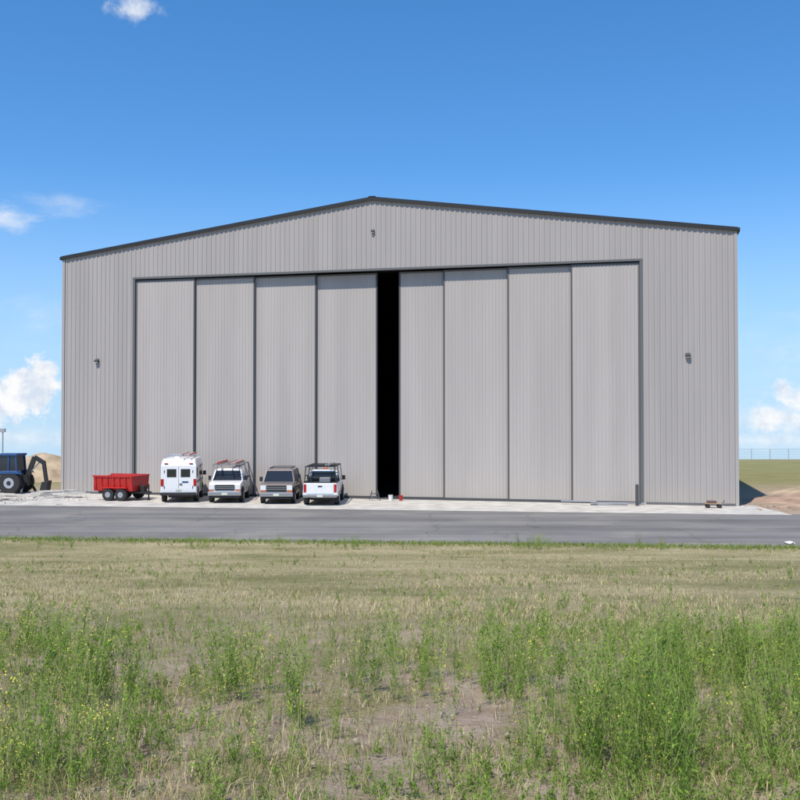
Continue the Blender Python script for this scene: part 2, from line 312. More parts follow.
def pickup(loc,yaw,flip,rack_mat,ladder,paint=M_white,L=5.0):
    e=empty('pickup_truck',loc,yaw)
    c=empty('truck_body',(0,L if flip else 0,0),math.pi if flip else 0); c.parent=e; p=c
    hw=.97
    prof=[(.06,.42),(0,.68),(.03,1.05),(.22,1.15),(1.25,1.22),(1.3,1.24),(2.95,1.24),(2.95,1.02),(2.99,1.02),(2.99,1.24),(L,1.24),(L,.55),(4.55,.5),(4.4,.42)]
    tp=lambda y,z: hw-(.10 if y<.1 else 0)-(.05 if z>1.1 else 0)-(.04 if z<.5 else 0)
    prism('body_shell',prof,hw,paint,p,.035,tp)
    box('bed_floor',-.82,.82,3.05,L-.08,1.245,1.25,M_black,p)
    for s in (-1,1):
        box('bed_rail',min(s*.84,s*.93),max(s*.84,s*.93),3.0,L-.02,1.243,1.30,M_black,p,.01)
        for y in (1.6,2.75): box('door_gap',min(s*.95,s*.9735),max(s*.95,s*.9735),y-.01,y+.01,.6,1.1,M_black,p)
    cabin(p,paint,1.22,1.72,2.85,2.95,1.22,1.80,.86,.72,(.55,))
    front_end(p,.94,paint)
    for y in (.92,4.02):
        for s in (-1,1):
            cyl('wheel_arch',(s*.86,y,.44),(s*(hw-.008),y,.44),.47,M_black,p,26)
            wheel(s*.85,y,.39,.27,p,s)
    mirrors(p,1.5,1.25,.9)
    box('chassis',-.6,.6,.3,L-.2,.32,.5,M_black,p)
    box('tailgate',-.74,.74,L,L+.03,.66,1.20,paint,p,.012); box('tailgate_handle',-.12,.12,L+.028,L+.045,1.03,1.10,M_black,p)
    for s in (-1,1): box('tail_lamp',min(s*.77,s*.91),max(s*.77,s*.91),L-.04,L+.03,.74,1.18,M_tail,p,.01)
    box('rear_bumper',-.93,.93,L,L+.18,.46,.62,M_chrome,p,.02); box('licence_plate',-.16,.16,L+.182,L+.19,.48,.6,M_plate,p)
    for s in (-1,1): box('mud_flap',min(s*.72,s*.98),max(s*.72,s*.98),4.45,4.47,.12,.45,M_black,p)
    zt=2.14
    for s in (-1,1):
        for y in (3.05,L-.12): bar('rack_post',(s*.88,y,1.28),(s*.80,y,zt),.05,rack_mat,p)
        bar('rack_rail',(s*.80,1.1,zt),(s*.80,L+.05,zt),.05,rack_mat,p)
        bar('rack_post',(s*.92,1.05,1.2),(s*.80,1.2,zt),.04,rack_mat,p)
        bar('rack_rail',(s*.84,3.05,1.62),(s*.84,L-.12,1.62),.035,rack_mat,p)
    for y in (1.15,2.4,3.05,4.0,L): bar('rack_crossbar',(-.84,y,zt+.01),(.84,y,zt+.01),.045,rack_mat,p)
    if ladder:
        for x in (.1,.5): bar('ladder_rail',(x,.8,zt+.09),(x,L+.2,zt+.09),.05,M_orange,p,.08)
        for k in range(14): bar('ladder_rung',(.1,1+.3*k,zt+.09),(.5,1+.3*k,zt+.09),.03,M_galv,p)
        box('tool_box',-.8,.8,3.08,3.6,1.26,1.6,M_white,p,.02)
        cyl('conduit',(-.5,1,zt+.1),(-.5,L,zt+.1),.06,M_red,p,10)
    else:
        box('tool_box',-.85,.85,3.06,3.55,1.26,1.5,M_black,p,.02)
        box('cargo',-.5,.1,3.7,4.4,1.25,1.50,M_grey,p,.02)
        for z in (1.45,1.7,1.93): bar('headache_bar',(-.8,3.03,z),(.8,3.03,z),.035,rack_mat,p)
        box('beacon',-.12,.12,1.9,2.1,1.86,1.96,M_orange,p,.02)
        for x in (-.45,-.3): bar('ladder_rail',(x,1.2,zt+.08),(x,L,zt+.08),.04,M_galv,p,.06)
    return e
def suv(loc,yaw):
    e=empty('suv',loc,yaw); p=e; hw=.97; L=4.95
    prof=[(.06,.42),(0,.66),(.03,1.03),(.2,1.13),(1.2,1.2),(L-.02,1.2),(L,.6),(L-.1,.42)]
    prism('body_shell',prof,hw,M_taupe,p,.04,lambda y,z: hw-(.10 if y<.1 else 0)-(.05 if z>1.1 else 0)-(.03 if z<.5 else 0))
    for s in (-1,1):
        box('lower_cladding',min(s*.95,s*.983),max(s*.95,s*.983),1.45,3.6,.46,.68,M_maroon,p,.01)
        box('side_moulding',min(s*.95,s*.985),max(s*.95,s*.985),1.45,3.6,.80,.86,M_black,p)
        for y in (1.55,2.6,3.6): box('door_gap',min(s*.96,s*.9735),max(s*.96,s*.9735),y-.01,y+.01,.7,1.15,M_black,p)
        for y in (2.3,3.3): box('door_handle',min(s*.93,s*.985),max(s*.93,s*.985),y,y+.18,1.04,1.08,M_black,p)
    cabin(p,M_taupe,1.18,1.72,4.78,4.93,1.18,1.82,.87,.73,(.38,.64,))
    for s in (-1,1): bar('roof_rail',(s*.62,2,1.93),(s*.62,4.6,1.93),.035,M_black,p)
    for y in (2.4,4.2): bar('roof_crossbar',(-.62,y,1.935),(.62,y,1.935),.035,M_black,p)
    front_end(p,.94,M_taupe)
    for y in (.92,3.95):
        for s in (-1,1):
            cyl('wheel_arch',(s*.86,y,.43),(s*(hw-.008),y,.43),.45,M_black,p,26); wheel(s*.85,y,.37,.25,p,s)
    mirrors(p,1.5,1.22,.9); box('chassis',-.6,.6,.3,L-.2,.3,.5,M_black,p)
    for s in (-1,1): box('tail_lamp',min(s*.8,s*.93),max(s*.8,s*.93),L-.05,L+.01,.75,1.15,M_tail,p)
    box('rear_bumper',-.93,.93,L,L+.13,.45,.62,M_chrome,p,.02)
def van(loc,yaw):
    e=empty('cargo_van',loc,yaw); p=e; L=5.0; hw=1.02
    prof=[(.0,.55),(0,2.1),(.12,2.42),(.35,2.5),(3.6,2.5),(3.85,2.4),(4.25,1.45),(4.95,1.15),(5.05,.6),(4.95,.42),(.1,.42)]
    prism('body_shell',prof,hw,M_white,p,.06,lambda y,z: hw-(.10 if z>2.2 else 0)-(.05 if y>4.4 else 0))
    box('rear_door_gap',-.008,.008,-.006,.02,.62,2.05,M_black,p)
    for s in (-1,1):
        box('rear_window',min(s*.12,s*.66),max(s*.12,s*.66),-.012,.03,1.45,1.92,M_glass,p,.015)
        box('tail_lamp',min(s*.84,s*1.0),max(s*.84,s*1.0),-.03,.06,.95,1.35,M_tail,p,.01)
        box('marker_lamp',min(s*.6,s*.8),max(s*.6,s*.8),-.01,.05,2.2,2.26,M_tail,p)
        box('door_hinge',min(s*.78,s*.82),max(s*.78,s*.82),-.02,.02,.8,.95,M_black,p); box('door_hinge',min(s*.78,s*.82),max(s*.78,s*.82),-.02,.02,1.7,1.85,M_black,p)
        for a,b in ((.5,1.35),(1.5,2.35),(2.6,3.5)): box('side_window',min(s*.99,s*1.026),max(s*.99,s*1.026),a,b,1.42,1.98,M_glass,p,.015)
        box('side_stripe',min(s*.99,s*1.024),max(s*.99,s*1.024),.2,4.2,1.12,1.22,M_blue,p)
        for y in (2.45,3.6): box('door_gap',min(s*.99,s*1.022),max(s*.99,s*1.022),y-.01,y+.01,.6,2.1,M_black,p)
    box('sign_panel',.2,.55,-.008,.02,1.12,1.22,M_blue,p)
    box('door_handle',.05,.2,-.04,0,1.02,1.08,M_black,p)
    hexa('windscreen',[(-.9,4.30,1.44),(.9,4.30,1.44),(.9,4.25,1.44),(-.9,4.25,1.44)],[(-.85,3.92,2.34),(.85,3.92,2.34),(.85,3.86,2.34),(-.85,3.86,2.34)],M_glass,p)
    box('rear_bumper',-1.0,1.0,-.2,0,.42,.58,M_black,p,.02); box('licence_plate',-.16,.16,-.02,0,.68,.8,M_plate,p)
    for y in (1.0,4.1):
        for s in (-1,1):
            cyl('wheel_arch',(s*.9,y,.43),(s*(hw+.004),y,.43),.46,M_black,p,26); wheel(s*.9,y,.38,.26,p,s)
    box('chassis',-.6,.6,.2,L-.2,.3,.5,M_black,p)
    for y in (.5,1.9,3.2):
        bar('rack_crossbar',(-.85,y,2.66),(.85,y,2.66),.05,M_galv,p)
        for s in (-1,1): bar('rack_foot',(s*.8,y,2.45),(s*.8,y,2.66),.05,M_galv,p)
    for x in (.2,.62): bar('ladder_rail',(x,.0,2.74),(x,4.0,2.74),.05,M_orange,p,.08)
    for k in range(12): bar('ladder_rung',(.2,.2+.32*k,2.74),(.62,.2+.32*k,2.74),.03,M_galv,p)
    cyl('roof_vent',(-.3,2.4,2.48),(-.3,2.4,2.62),.2,M_white,p,14)
    mirrors(p,3.9,1.4,1.0)
van((-12.7,55.9,0.01),R(6.5)); pickup((-9.98,55.5,0.01),R(3.0),False,M_grey,True)
suv((-6.95,54.8,0.01),R(1.0)); pickup((-4.42,53.9,0.01),R(-1.2),True,M_black,False)
# ------------------------------------------------------------------ dump trailer
def trailer(loc,yaw):
    e=empty('dump_trailer',loc,yaw); p=e
    def side(y,s):
        hexa('side_panel',[(-1.4,y-.03,.62),(1.0,y-.03,.62),(1.0,y+.03,.62),(-1.4,y+.03,.62)],[(-1.45,y-.03+s*.12,1.42),(1.05,y-.03+s*.12,1.42),(1.05,y+.03+s*.12,1.42),(-1.45,y+.03+s*.12,1.42)],M_red,p,.01)
        for k in range(7):
            x=-1.32+.39*k; bar('side_stake',(x,y+s*.05,.6),(x,y+s*.17,1.42),.07,M_red,p)
        bar('top_rail',(-1.48,y+s*.15,1.44),(1.08,y+s*.15,1.44),.09,M_red,p)
        box('fender',-.85,.75,min(y,y+s*.3),max(y,y+s*.3),.74,.79,M_red,p,.01)
    side(-.85,-1); side(.85,1)
    box('bed_floor',-1.4,1.0,-.85,.85,.56,.62,M_red,p); box('bed_front',.98,1.04,-.95,.95,.6,1.45,M_red,p); box('tail_gate',-1.46,-1.4,-.95,.95,.58,1.4,M_red,p)
    for y in (-.5,.5): bar('frame_rail',(-1.4,y,.48),(1.1,y,.48),.09,M_black,p,.14)
    for s in (-1,1): bar('tongue',(1.0,s*.5,.46),(1.75,0,.46),.09,M_black,p,.12)
    cyl('jack',(1.6,.0,.06),(1.6,.0,.95),.045,M_black,p,10); box('jack_foot',1.5,1.7,-.1,.1,.0,.05,M_black,p); box('battery_box',1.08,1.4,-.2,.2,.5,.85,M_black,p,.02)
    for x in (-.45,.38):
        for s in (-1,1):
            y=s*1.0; cyl('tyre',(x,y-.11,.36),(x,y+.11,.36),.36,M_tire,p,26,bevel=.02); cyl('rim',(x,y+s*.1,.36),(x,y+s*.122,.36),.17,M_hub,p,16)
trailer((-16.4,58.0,0.01),R(-14))
# ------------------------------------------------------------------ backhoe loader (blue)
def backhoe(loc,yaw):
    e=empty('backhoe_loader',loc,yaw); p=e
    prism_pts=[(-2.0,.75),(-2.0,1.35),(-.6,1.5),(-.55,1.0),(.6,1.0),(.6,.7)]
    vs=[(x,-.4,z) for x,z in prism_pts]+[(x,.4,z) for x,z in prism_pts]; n=6
    mk('engine_hood',vs,[tuple(range(n)),tuple(range(2*n-1,n-1,-1))]+[(i,n+i,n+(i+1)%n,(i+1)%n) for i in range(n)],M_blue,p,bevel=.04)
    box('grille',-2.03,-1.99,-.3,.3,.85,1.3,M_black,p)
    box('chassis',-2.1,1.1,-.3,.3,.5,.75,M_black,p)
    hexa('cab_glass',[(-.55,-.62,1.15),(.75,-.62,1.15),(.75,.62,1.15),(-.55,.62,1.15)],[(-.45,-.58,2.45),(.65,-.58,2.45),(.65,.58,2.45),(-.45,.58,2.45)],M_glass,p)
    box('cab_roof',-.6,.8,-.7,.7,2.45,2.6,M_blue,p,.04); box('cab_base',-.57,.78,-.66,.66,.95,1.18,M_blue,p,.02)
    for x0,x1 in ((-.57,-.47),(.2,.2),(.77,.67)):
        for s in (-1,1): bar('cab_post',(x0,s*.64,1.1),(x1,s*.6,2.47),.08,M_blue,p)
    for s in (-1,1):
        y=s*.85
        cyl('rear_tyre',(.45,y-.22,.72),(.45,y+.22,.72),.72,M_tire,p,30,bevel=.05); cyl('rear_rim',(.45,y+s*.2,.72),(.45,y+s*.235,.72),.34,M_galv,p,20); cyl('rear_hub',(.45,y+s*.2,.72),(.45,y+s*.26,.72),.14,M_black,p,14)
        cyl('front_tyre',(-1.5,y-.15,.45),(-1.5,y+.15,.45),.45,M_tire,p,26,bevel=.04); cyl('front_rim',(-1.5,y+s*.14,.45),(-1.5,y+s*.165,.45),.24,M_galv,p,16)
        hexa('fender',[(-.3,y-.25,1.3),(1.15,y-.25,1.3),(1.15,y+.25,1.3),(-.3,y+.25,1.3)],[(-.1,y-.25,1.5),(.95,y-.25,1.5),(.95,y+.25,1.5),(-.1,y+.25,1.5)],M_blue,p,.03)
        bar('loader_arm',(-.5,s*.55,1.35),(-2.2,s*.55,1.25),.14,M_blue,p,.2); bar('loader_arm',(-2.2,s*.55,1.3),(-2.9,s*.55,.5),.14,M_blue,p,.2)
    hexa('loader_bucket',[(-3.5,-1.05,.1),(-2.9,-1.05,.1),(-2.9,1.05,.1),(-3.5,1.05,.1)],[(-3.35,-1.05,.75),(-2.85,-1.05,.75),(-2.85,1.05,.75),(-3.35,1.05,.75)],M_grey,p,.03)
    cyl('exhaust',(-1.2,.2,1.4),(-1.2,.2,2.3),.04,M_black,p,10)
    bar('swing_frame',(1.1,0,.5),(1.1,0,1.2),.35,M_black,p)
    bar('boom',(1.15,0,1.0),(1.65,0,2.35),.18,M_black,p,.28); bar('boom',(1.65,0,2.35),(2.25,0,2.0),.18,M_black,p,.25)
    bar('dipper',(2.25,0,2.1),(2.45,0,.8),.16,M_black,p,.22); cyl('hydraulic_ram',(1.3,0,1.3),(1.95,0,2.0),.05,M_chrome,p,10)
    hexa('hoe_bucket',[(2.1,-.3,.1),(2.6,-.3,.15),(2.6,.3,.15),(2.1,.3,.1)],[(2.25,-.3,.75),(2.7,-.3,.85),(2.7,.3,.85),(2.25,.3,.75)],M_black,p,.03)
    for s in (-1,1): bar('stabiliser',(1.1,s*.4,.8),(1.25,s*1.0,.1),.12,M_black,p)
backhoe((-25.4,63.5,-.02),R(-5))
# ------------------------------------------------------------------ mounds, debris
def mound(name,cx,cy,rx,ry,h,m,seed=0):
    n=56; fs=[]; t=np.linspace(-1,1,n)
    TX,TY=np.meshgrid(t,t); r=np.hypot(TX,TY); q=np.maximum(0,1-r)
    f=(1-(1-q)**2)**1.1*(1+.35*wav(TX*2.+seed,TY*2.+seed,2.0,seed))+.12*wav(TX*8+seed,TY*8.,2.0)*np.minimum(1,q*4)
    z=h*f*.8+np.where(r<1,-.1,-.3)+gz(cx+TX*rx,cy+TY*ry)+.05
    vs=np.stack([cx+TX*rx,cy+TY*ry,z],-1).reshape(-1,3)
    for j in range(n-1):
        for i in range(n-1): a=j*n+i; fs.append((a,a+1,a+n+1,a+n))
    return mk(name,[tuple(v) for v in vs],fs,m,None,smooth=True)
mound('dirt_mound',-28.6,79,5.2,4,2.3,M_dirt,3)
mound('dirt_mound',26.5,58,6.5,3.0,.75,M_redd,5); mound('dirt_mound',23.2,53.8,3.0,1.2,.3,M_redd,9); mound('dirt_mound',32,64,8,4,1.0,M_dirt,12)
def lumber(loc,yaw,n,name,m,l=3.0):
    e=empty(name,loc,yaw)
    for i in range(n):
        a=random.uniform(-.3,.3); x=random.uniform(-1.5,1.5); y=random.uniform(-.5,.5); z=.05+.05*i
        bar('piece_%d'%i,(x-l/2*math.cos(a),y-l/2*math.sin(a),z),(x+l/2*math.cos(a),y+l/2*math.sin(a),z+random.uniform(-.03,.05)),.16,m,e,.05)
    return e
lumber((-24.3,57.6,0),R(-5),9,'lumber_pile',mat('pale_lumber',(.5,.44,.36),.9,var=.2)); lumber((-20.8,59.5,0),R(10),8,'lumber_pile',mat('pale_scrap',(.55,.52,.47),.9,var=.2),2.2)
lumber((11.2,54.6,0),R(-13),4,'plank_stack',M_galv,2.0)
def rubble(name,cx,cy,rx,ry,n,m,smin=.06,smax=.25):
    vs=[];fs=[]
    for _ in range(n):
        x=random.gauss(cx,rx); y=random.gauss(cy,ry); s=random.uniform(smin,smax); z=float(gz(x,y))+.04
        b=len(vs)
        for (dx,dy,dz) in [(-1,-1,-.3),(1,-1,-.3),(1,1,-.3),(-1,1,-.3),(-.7,-.7,.7),(.8,-.6,.6),(.6,.7,.8),(-.8,.7,.5)]:
            vs.append((x+s*dx*random.uniform(.5,1),y+s*dy*random.uniform(.5,1),z+s*.6*dz*random.uniform(.6,1)))
        fs+=[tuple(b+k for k in f) for f in HF]
    return mk(name,vs,fs,m)
rubble('concrete_rubble',-24.5,58.5,2.6,1.5,150,M_conc); rubble('dirt_clods',22.8,52.5,2.3,1.0,110,M_redd,.04,.14)
rubble('loose_stones',0,8,2.6,2.2,160,mat('tan_stone',(.42,.34,.26),.9,var=.2),.006,.022)
b=empty('bollard',(13.1,53.9,0)); cyl('post',(0,0,0),(0,0,1.15),.09,M_seal,b,16,bevel=.01); cyl('cap',(0,0,1.15),(0,0,1.2),.095,M_seal,b,16,r2=.04)
c=empty('utility_cart',(16.9,52.6,0),R(-10))
box('deck',-.45,.45,-.25,.25,.22,.27,M_wood,c,.01); box('load',-.35,.15,-.2,.2,.27,.40,M_maroon,c,.02); bar('handle',(.45,0,.25),(.6,0,.42),.03,M_black,c)
for x in (-.3,.3):
    for s in (-1,1): cyl('wheel',(x,s*.2-.03,.11),(x,s*.2+.03,.11),.11,M_tire,c,16)
for (nm,x,y,s,m) in (('paint_bucket',-.55,57.4,.14,M_white),('paint_bucket',.05,57.2,.11,M_red)):
    e=empty(nm,(x,y,0)); cyl('pail',(0,0,.01),(0,0,.30),s*.85,m,e,14,r2=s); cyl('lid',(0,0,.30),(0,0,.33),s*1.05,m,e,14)
e=empty('step_ladder',(-1.5,57.6,0),R(15))
for s in (-1,1):
    bar('front_rail',(s*.25,-.35,0),(s*.16,0,.6),.04,M_seal,e); bar('rear_rail',(s*.25,.3,0),(s*.16,.0,.6),.03,M_seal,e)
for k in range(2): bar('tread',(-.23,-.22+.1*k,.2+.2*k),(.23,-.22+.1*k,.2+.2*k),.05,M_seal,e)
vs=[(14.9+.2*math.cos(t)*(1+.3*math.sin(3*t)),37.3+.14*math.sin(t),.05+.05*math.sin(5*t)) for t in np.linspace(0,6.0,9)]+[(14.9,37.3,.12)]
mk('paper_scrap',vs,[(i,(i+1)%9,9) for i in range(9)],M_white)
e=empty('light_mast',(-31.0,76,0)); cyl('pole',(0,0,-.2),(0,0,3.9),.05,M_galv,e,10); box('lamp_head',-.2,.2,-.1,.1,3.8,4.1,M_galv,e,.02); box('generator_box',-.6,.6,-.5,.5,.2,1.1,M_white,e,.03)
# fence
e=empty('chain_link_fence')
def fz(x,y): return float(gz(x,y))
for x in np.arange(24,110,3.0):
    y=158; z=fz(x,y); cyl('post',(x,y,z-.2),(x,y,z+1.7),.05,M_galv,e,6)
z=fz(30,158)
for h,t in ((1.65,.05),(1.2,.02),(.8,.02),(.4,.02),(.05,.02)): bar('rail',(24,158,z+h),(108,158,z+h),t,M_galv,e)
vs=[];fs=[]
for i,x in enumerate(np.arange(24,108,.35)):
    for dx in (0,1.65):
        b=len(vs); x0,x1=(x,x+1.6) if dx==0 else (x+1.6,x); w=.006
        vs+=[(x0-w,158,z+.05),(x0+w,158,z+.05),(x1+w,158,z+1.65),(x1-w,158,z+1.65)]; fs.append((b,b+1,b+2,b+3))
mk('wire_mesh',vs,fs,M_galv,e)
# ------------------------------------------------------------------ vegetation
def leaf_mat(name,c0,c1,trans=.3):
    m=bpy.data.materials.new(name); m.use_nodes=True; nt=m.node_tree; N=nt.nodes; L=nt.links
    out=N['Material Output']; N.remove(N['Principled BSDF']); b=N.new('ShaderNodeBsdfDiffuse')
    a=N.new('ShaderNodeAttribute'); a.attribute_name='rnd'
    r=N.new('ShaderNodeValToRGB'); e=r.color_ramp.elements; e[0].position=0; e[0].color=(*c0,1); e[1].position=1; e[1].color=(*c1,1)
    L.new(a.outputs['Fac'],r.inputs[0]); L.new(r.outputs[0],b.inputs['Color'])
    if trans<=0: L.new(b.outputs[0],out.inputs[0]); return m
    t=N.new('ShaderNodeBsdfTranslucent'); L.new(r.outputs[0],t.inputs[0])
    mx=N.new('ShaderNodeMixShader'); mx.inputs[0].default_value=trans; L.new(b.outputs[0],mx.inputs[1]); L.new(t.outputs[0],mx.inputs[2]); L.new(mx.outputs[0],out.inputs[0])
    return m
M_leaf=leaf_mat('weed_leaf',(.10,.20,.022),(.30,.44,.075))
M_stem=leaf_mat('weed_stem',(.22,.28,.08),(.42,.42,.17),0)
M_flow=leaf_mat('weed_flower',(.55,.50,.07),(.7,.66,.14),0)
M_straw=leaf_mat('dry_grass',(.28,.22,.10),(.66,.55,.33),0)
M_ggr=leaf_mat('green_grass',(.13,.18,.035),(.33,.38,.11),.2)
def weed(h,nst,nleaf,ll,lw,flower,spread=.35):
    V=[];F=[];MI=[]
    def quad(a,b,c,d,m): 
        k=len(V); V.extend([a,b,c,d]); F.append((k,k+1,k+2,k+3)); MI.append(m)
    def stem(p0,az,lean,hh,w,lv,depth):
        pts=[p0]; d=np.array([math.cos(az)*lean,math.sin(az)*lean,1.0]); p=p0.copy(); seg=5
        for s in range(seg):
            d=d+np.array([rng.normal(0,.07),rng.normal(0,.07),.12]); dn=d/np.linalg.norm(d); p=p+dn*hh/seg; pts.append(p.copy())
        ang=rng.uniform(0,3.14); s_=np.array([math.cos(ang),math.sin(ang),0])
        for s in range(seg):
            w0=w*(1-s/seg*.7); w1=w*(1-(s+1)/seg*.7); quad(pts[s]-s_*w0,pts[s]+s_*w0,pts[s+1]+s_*w1,pts[s+1]-s_*w1,1)
        for k in range(lv):
            t=(.10+.90*rng.random()**.9)*seg; i=min(seg-1,int(t)); q=pts[i]+(pts[i+1]-pts[i])*(t-i)
            a=rng.uniform(0,6.28); up=rng.uniform(.2,1.6); dd=np.array([math.cos(a),math.sin(a),up]); dd/=np.linalg.norm(dd)
            sz=ll*rng.uniform(.5,1.3)*(1.3-.85*t/seg); side=np.cross(dd,rng.normal(size=3)); side/=np.linalg.norm(side)+1e-6
            quad(q,q+dd*sz*.5+side*lw*.5*sz/ll,q+dd*sz,q+dd*sz*.5-side*lw*.5*sz/ll,0)
        if flower and (depth==0 or rng.random()<.6):
            for k in range(5):
                q=pts[-1]-(pts[-1]-pts[-2])*rng.random()*1.2+rng.normal(0,.010,3); r_=.006
                a=rng.normal(size=3); a/=np.linalg.norm(a); b=np.cross(a,rng.normal(size=3)); b/=np.linalg.norm(b)
                quad(q-a*r_,q-b*r_,q+a*r_,q+b*r_,2)
        if depth==0:
            for k in range(3):
                i=rng.integers(1,4); stem(pts[i].copy(),rng.uniform(0,6.28),rng.uniform(.3,.65),hh*rng.uniform(.25,.5),w*.6,int(lv*.5),1)
    for s in range(nst):
        stem(np.array([rng.normal(0,.03),rng.normal(0,.03),-.02]),rng.uniform(0,6.28),rng.uniform(.05,spread),h*rng.uniform(.5,1.05),.003,nleaf,0)
    return np.array(V),np.array(F),np.array(MI)
def scatter(name,temps,P,S,mats,tz=None):
    Vs=[];Fs=[];Ms=[];Rs=[];off=0
    ti=rng.integers(0,len(temps),len(P)) if tz is None else tz
    for k,(v,f,mi) in enumerate(temps):
        idx=np.where(ti==k)[0]; m=len(idx)
        if m==0: continue
        a=rng.uniform(0,6.283,m); ca,sa=np.cos(a),np.sin(a); s=S[idx]
        lx,ly=rng.normal(0,.10,m),rng.normal(0,.10,m)
        x=(v[None,:,0]*ca[:,None]-v[None,:,1]*sa[:,None])+v[None,:,2]*lx[:,None]
        y=(v[None,:,0]*sa[:,None]+v[None,:,1]*ca[:,None])+v[None,:,2]*ly[:,None]
        z=np.repeat(v[None,:,2],m,0)
        A=np.stack([x,y,z],-1)*s[:,None,None]+P[idx][:,None,:]
        Vs.append(A.reshape(-1,3)); n=len(v)
        Fs.append((f[None]+ (off+np.arange(m)*n)[:,None,None]).reshape(-1,4)); off+=n*m
        Ms.append(np.tile(mi,m))
        base=np.clip(rng.normal(.48,.24,m),0,1)[:,None]; lf=rng.normal(0,.16,(m,n//4)).repeat(4,1)
        Rs.append(np.clip(base+lf,0,1).ravel())
    return npmesh(name,np.concatenate(Vs),np.concatenate(Fs),mats,np.concatenate(Ms),np.concatenate(Rs))
tall=[weed(.80,rng.integers(4,7),20,.042,.010,False,.30) for _ in range(8)]
wisp=[weed(.95,rng.integers(2,4),14,.038,.008,k%2==0,.25) for k in range(5)]
tallf=[weed(.62,rng.integers(3,6),13,.04,.009,True,.38) for _ in range(5)]
small=[weed(.20,4,7,.035,.010,False,.7) for _ in range(6)]
def place(n,ymin,ymax,wfun,half=.62,pad=2.0):
    out=[]; c=0
    while c<n:
        y=ymin*(ymax/ymin)**rng.random(20000); x=rng.uniform(-1,1,20000)*(half*y+pad)
        keep=rng.random(20000)<np.clip(wfun(x,y),0,1); q=np.stack([x[keep],y[keep]],-1); out.append(q); c+=len(q)
    q=np.concatenate(out)[:n]; return np.concatenate([q,gz(q[:,0],q[:,1])[:,None]],1)
cl=[(1.0,9.4,.55,1.0),(1.65,6.9,.5,1.0),(2.1,8.4,.65,.8),(-1.45,9.2,.6,.7),(-4.2,11.3,1.0,.6),(-2.3,6.6,.55,.6),(3.2,9.6,.9,.8),(-2.9,9.0,.7,.7),(.1,10.6,.7,.6),(3.0,7.2,.5,.7),(-.9,8.0,.35,.5),(5.2,11.5,1.2,.5),(-5.6,9.5,1.2,.6),(5.5,8,1.1,.6),(-.3,9.3,.4,.5)]
def clump(x,y):
    v=0*x
    for a,b,r,s in cl: v=np.maximum(v,s*np.exp(-((x-a)**2+((y-b)*.9)**2)/(r*r)))
    return v
bare=lambda x,y: np.maximum(np.exp(-((x+.1)**2/1.3+(y-6.2)**2/1.2)),.8*np.exp(-((x-.9)**2/.3+(y-7.6)**2/.25)))
ftall=lambda x,y: (clump(x,y)**1.2+.17*np.clip(wav(x,y,1.5,2)+.2,0,1)*np.clip((14.5-y)/3,0.03,1)*np.clip((y-4.5)/2,.2,1))*(1-.92*bare(x,y))
P=place(1050,4.6,33,ftall); S=rng.uniform(.45,1.15,len(P))*np.where(clump(P[:,0],P[:,1])>.4,1.12,.8)*np.where(P[:,1]>15,.55,1)*np.where(P[:,1]<6,.7,1)
yl=(P[:,0]<-1.2)&(rng.random(len(P))<.42)|(rng.random(len(P))<.10)
scatter('tall_weeds',tall,P[~yl],S[~yl],[M_leaf,M_stem,M_flow]); scatter('yellow_flowering_weeds',tallf,P[yl],S[yl],[M_leaf,M_stem,M_flow])
P=place(210,6.0,14,lambda x,y:.3+.7*clump(x,y)); scatter('wispy_weeds',wisp,P,rng.uniform(.6,1.15,len(P)),[M_leaf,M_stem,M_flow])
fs_=lambda x,y: np.clip(wav(x,y,1.3,4)+.25,0.03,1)*np.where(y>14,.3,1)*(1-.6*bare(x,y))
P=place(4300,4.4,34,fs_); scatter('low_weeds',small,P,rng.uniform(.4,1.3,len(P)),[M_leaf,M_stem,M_flow])
n=1500; x=rng.uniform(-26,24,n); y=np.clip(38.0-.09*x,36.6,60)-np.abs(rng.normal(0,.7,n))-.05; P=np.stack([x,y,gz(x,y)],-1)
S=rng.uniform(.5,1.2,n) 
P2=[]
for (a,k) in ((-7.6,10),(-1.8,9),(5.0,16),(-4.5,4),(9.5,4),(-12.5,6)):
    for _ in range(k): xx=random.gauss(a,.35); yy=36.2-abs(random.gauss(0,.3)); P2.append((xx,yy,float(gz(xx,yy))))
scatter('roadside_weeds',small+tall[:3],np.concatenate([P,np.array(P2)]),np.concatenate([S,rng.uniform(.6,.95,len(P2))]),[M_leaf,M_stem,M_flow],
        tz=np.concatenate([rng.integers(0,6,n),rng.integers(6,9,len(P2))]))
def blades(name,P,h,w,m,bend=.5):
    n=len(P); a=rng.uniform(0,6.283,n); side=np.stack([np.cos(a),np.sin(a),0*a],-1); d=np.stack([-np.sin(a),np.cos(a),0*a],-1)
    b=rng.normal(0,bend,n)[:,None]; up=np.array([0,0,1.])
    h=h[:,None]; w=w[:,None]; P=P-up*.01
    l2=rng.normal(0,.3,(n,1))*side
    mid=P+up*h*.55+(d*b*.25+l2*.4)*h; tip=P+up*h*(1-.35*np.abs(b))+(d*b+l2)*h
    V=np.stack([P-side*w,P+side*w,mid+side*w*.7,mid-side*w*.7,tip],1).reshape(-1,3)
    k=np.arange(n)*5; F=np.concatenate([np.stack([k,k+1,k+2],-1),np.stack([k,k+2,k+3],-1),np.stack([k+3,k+2,k+4],-1)])
    r=np.clip(rng.normal(.5,.28,n),0,1).repeat(5)
    return npmesh(name,V,F,[m],None,r)
def tufts(P,per,rad):
    Q=np.repeat(P,per,0); d=rad[:,None].repeat(2,1).repeat(per,0)*rng.normal(size=(len(Q),2)); Q=Q.copy(); Q[:,:2]+=d; Q[:,2]=gz(Q[:,0],Q[:,1]); return Q
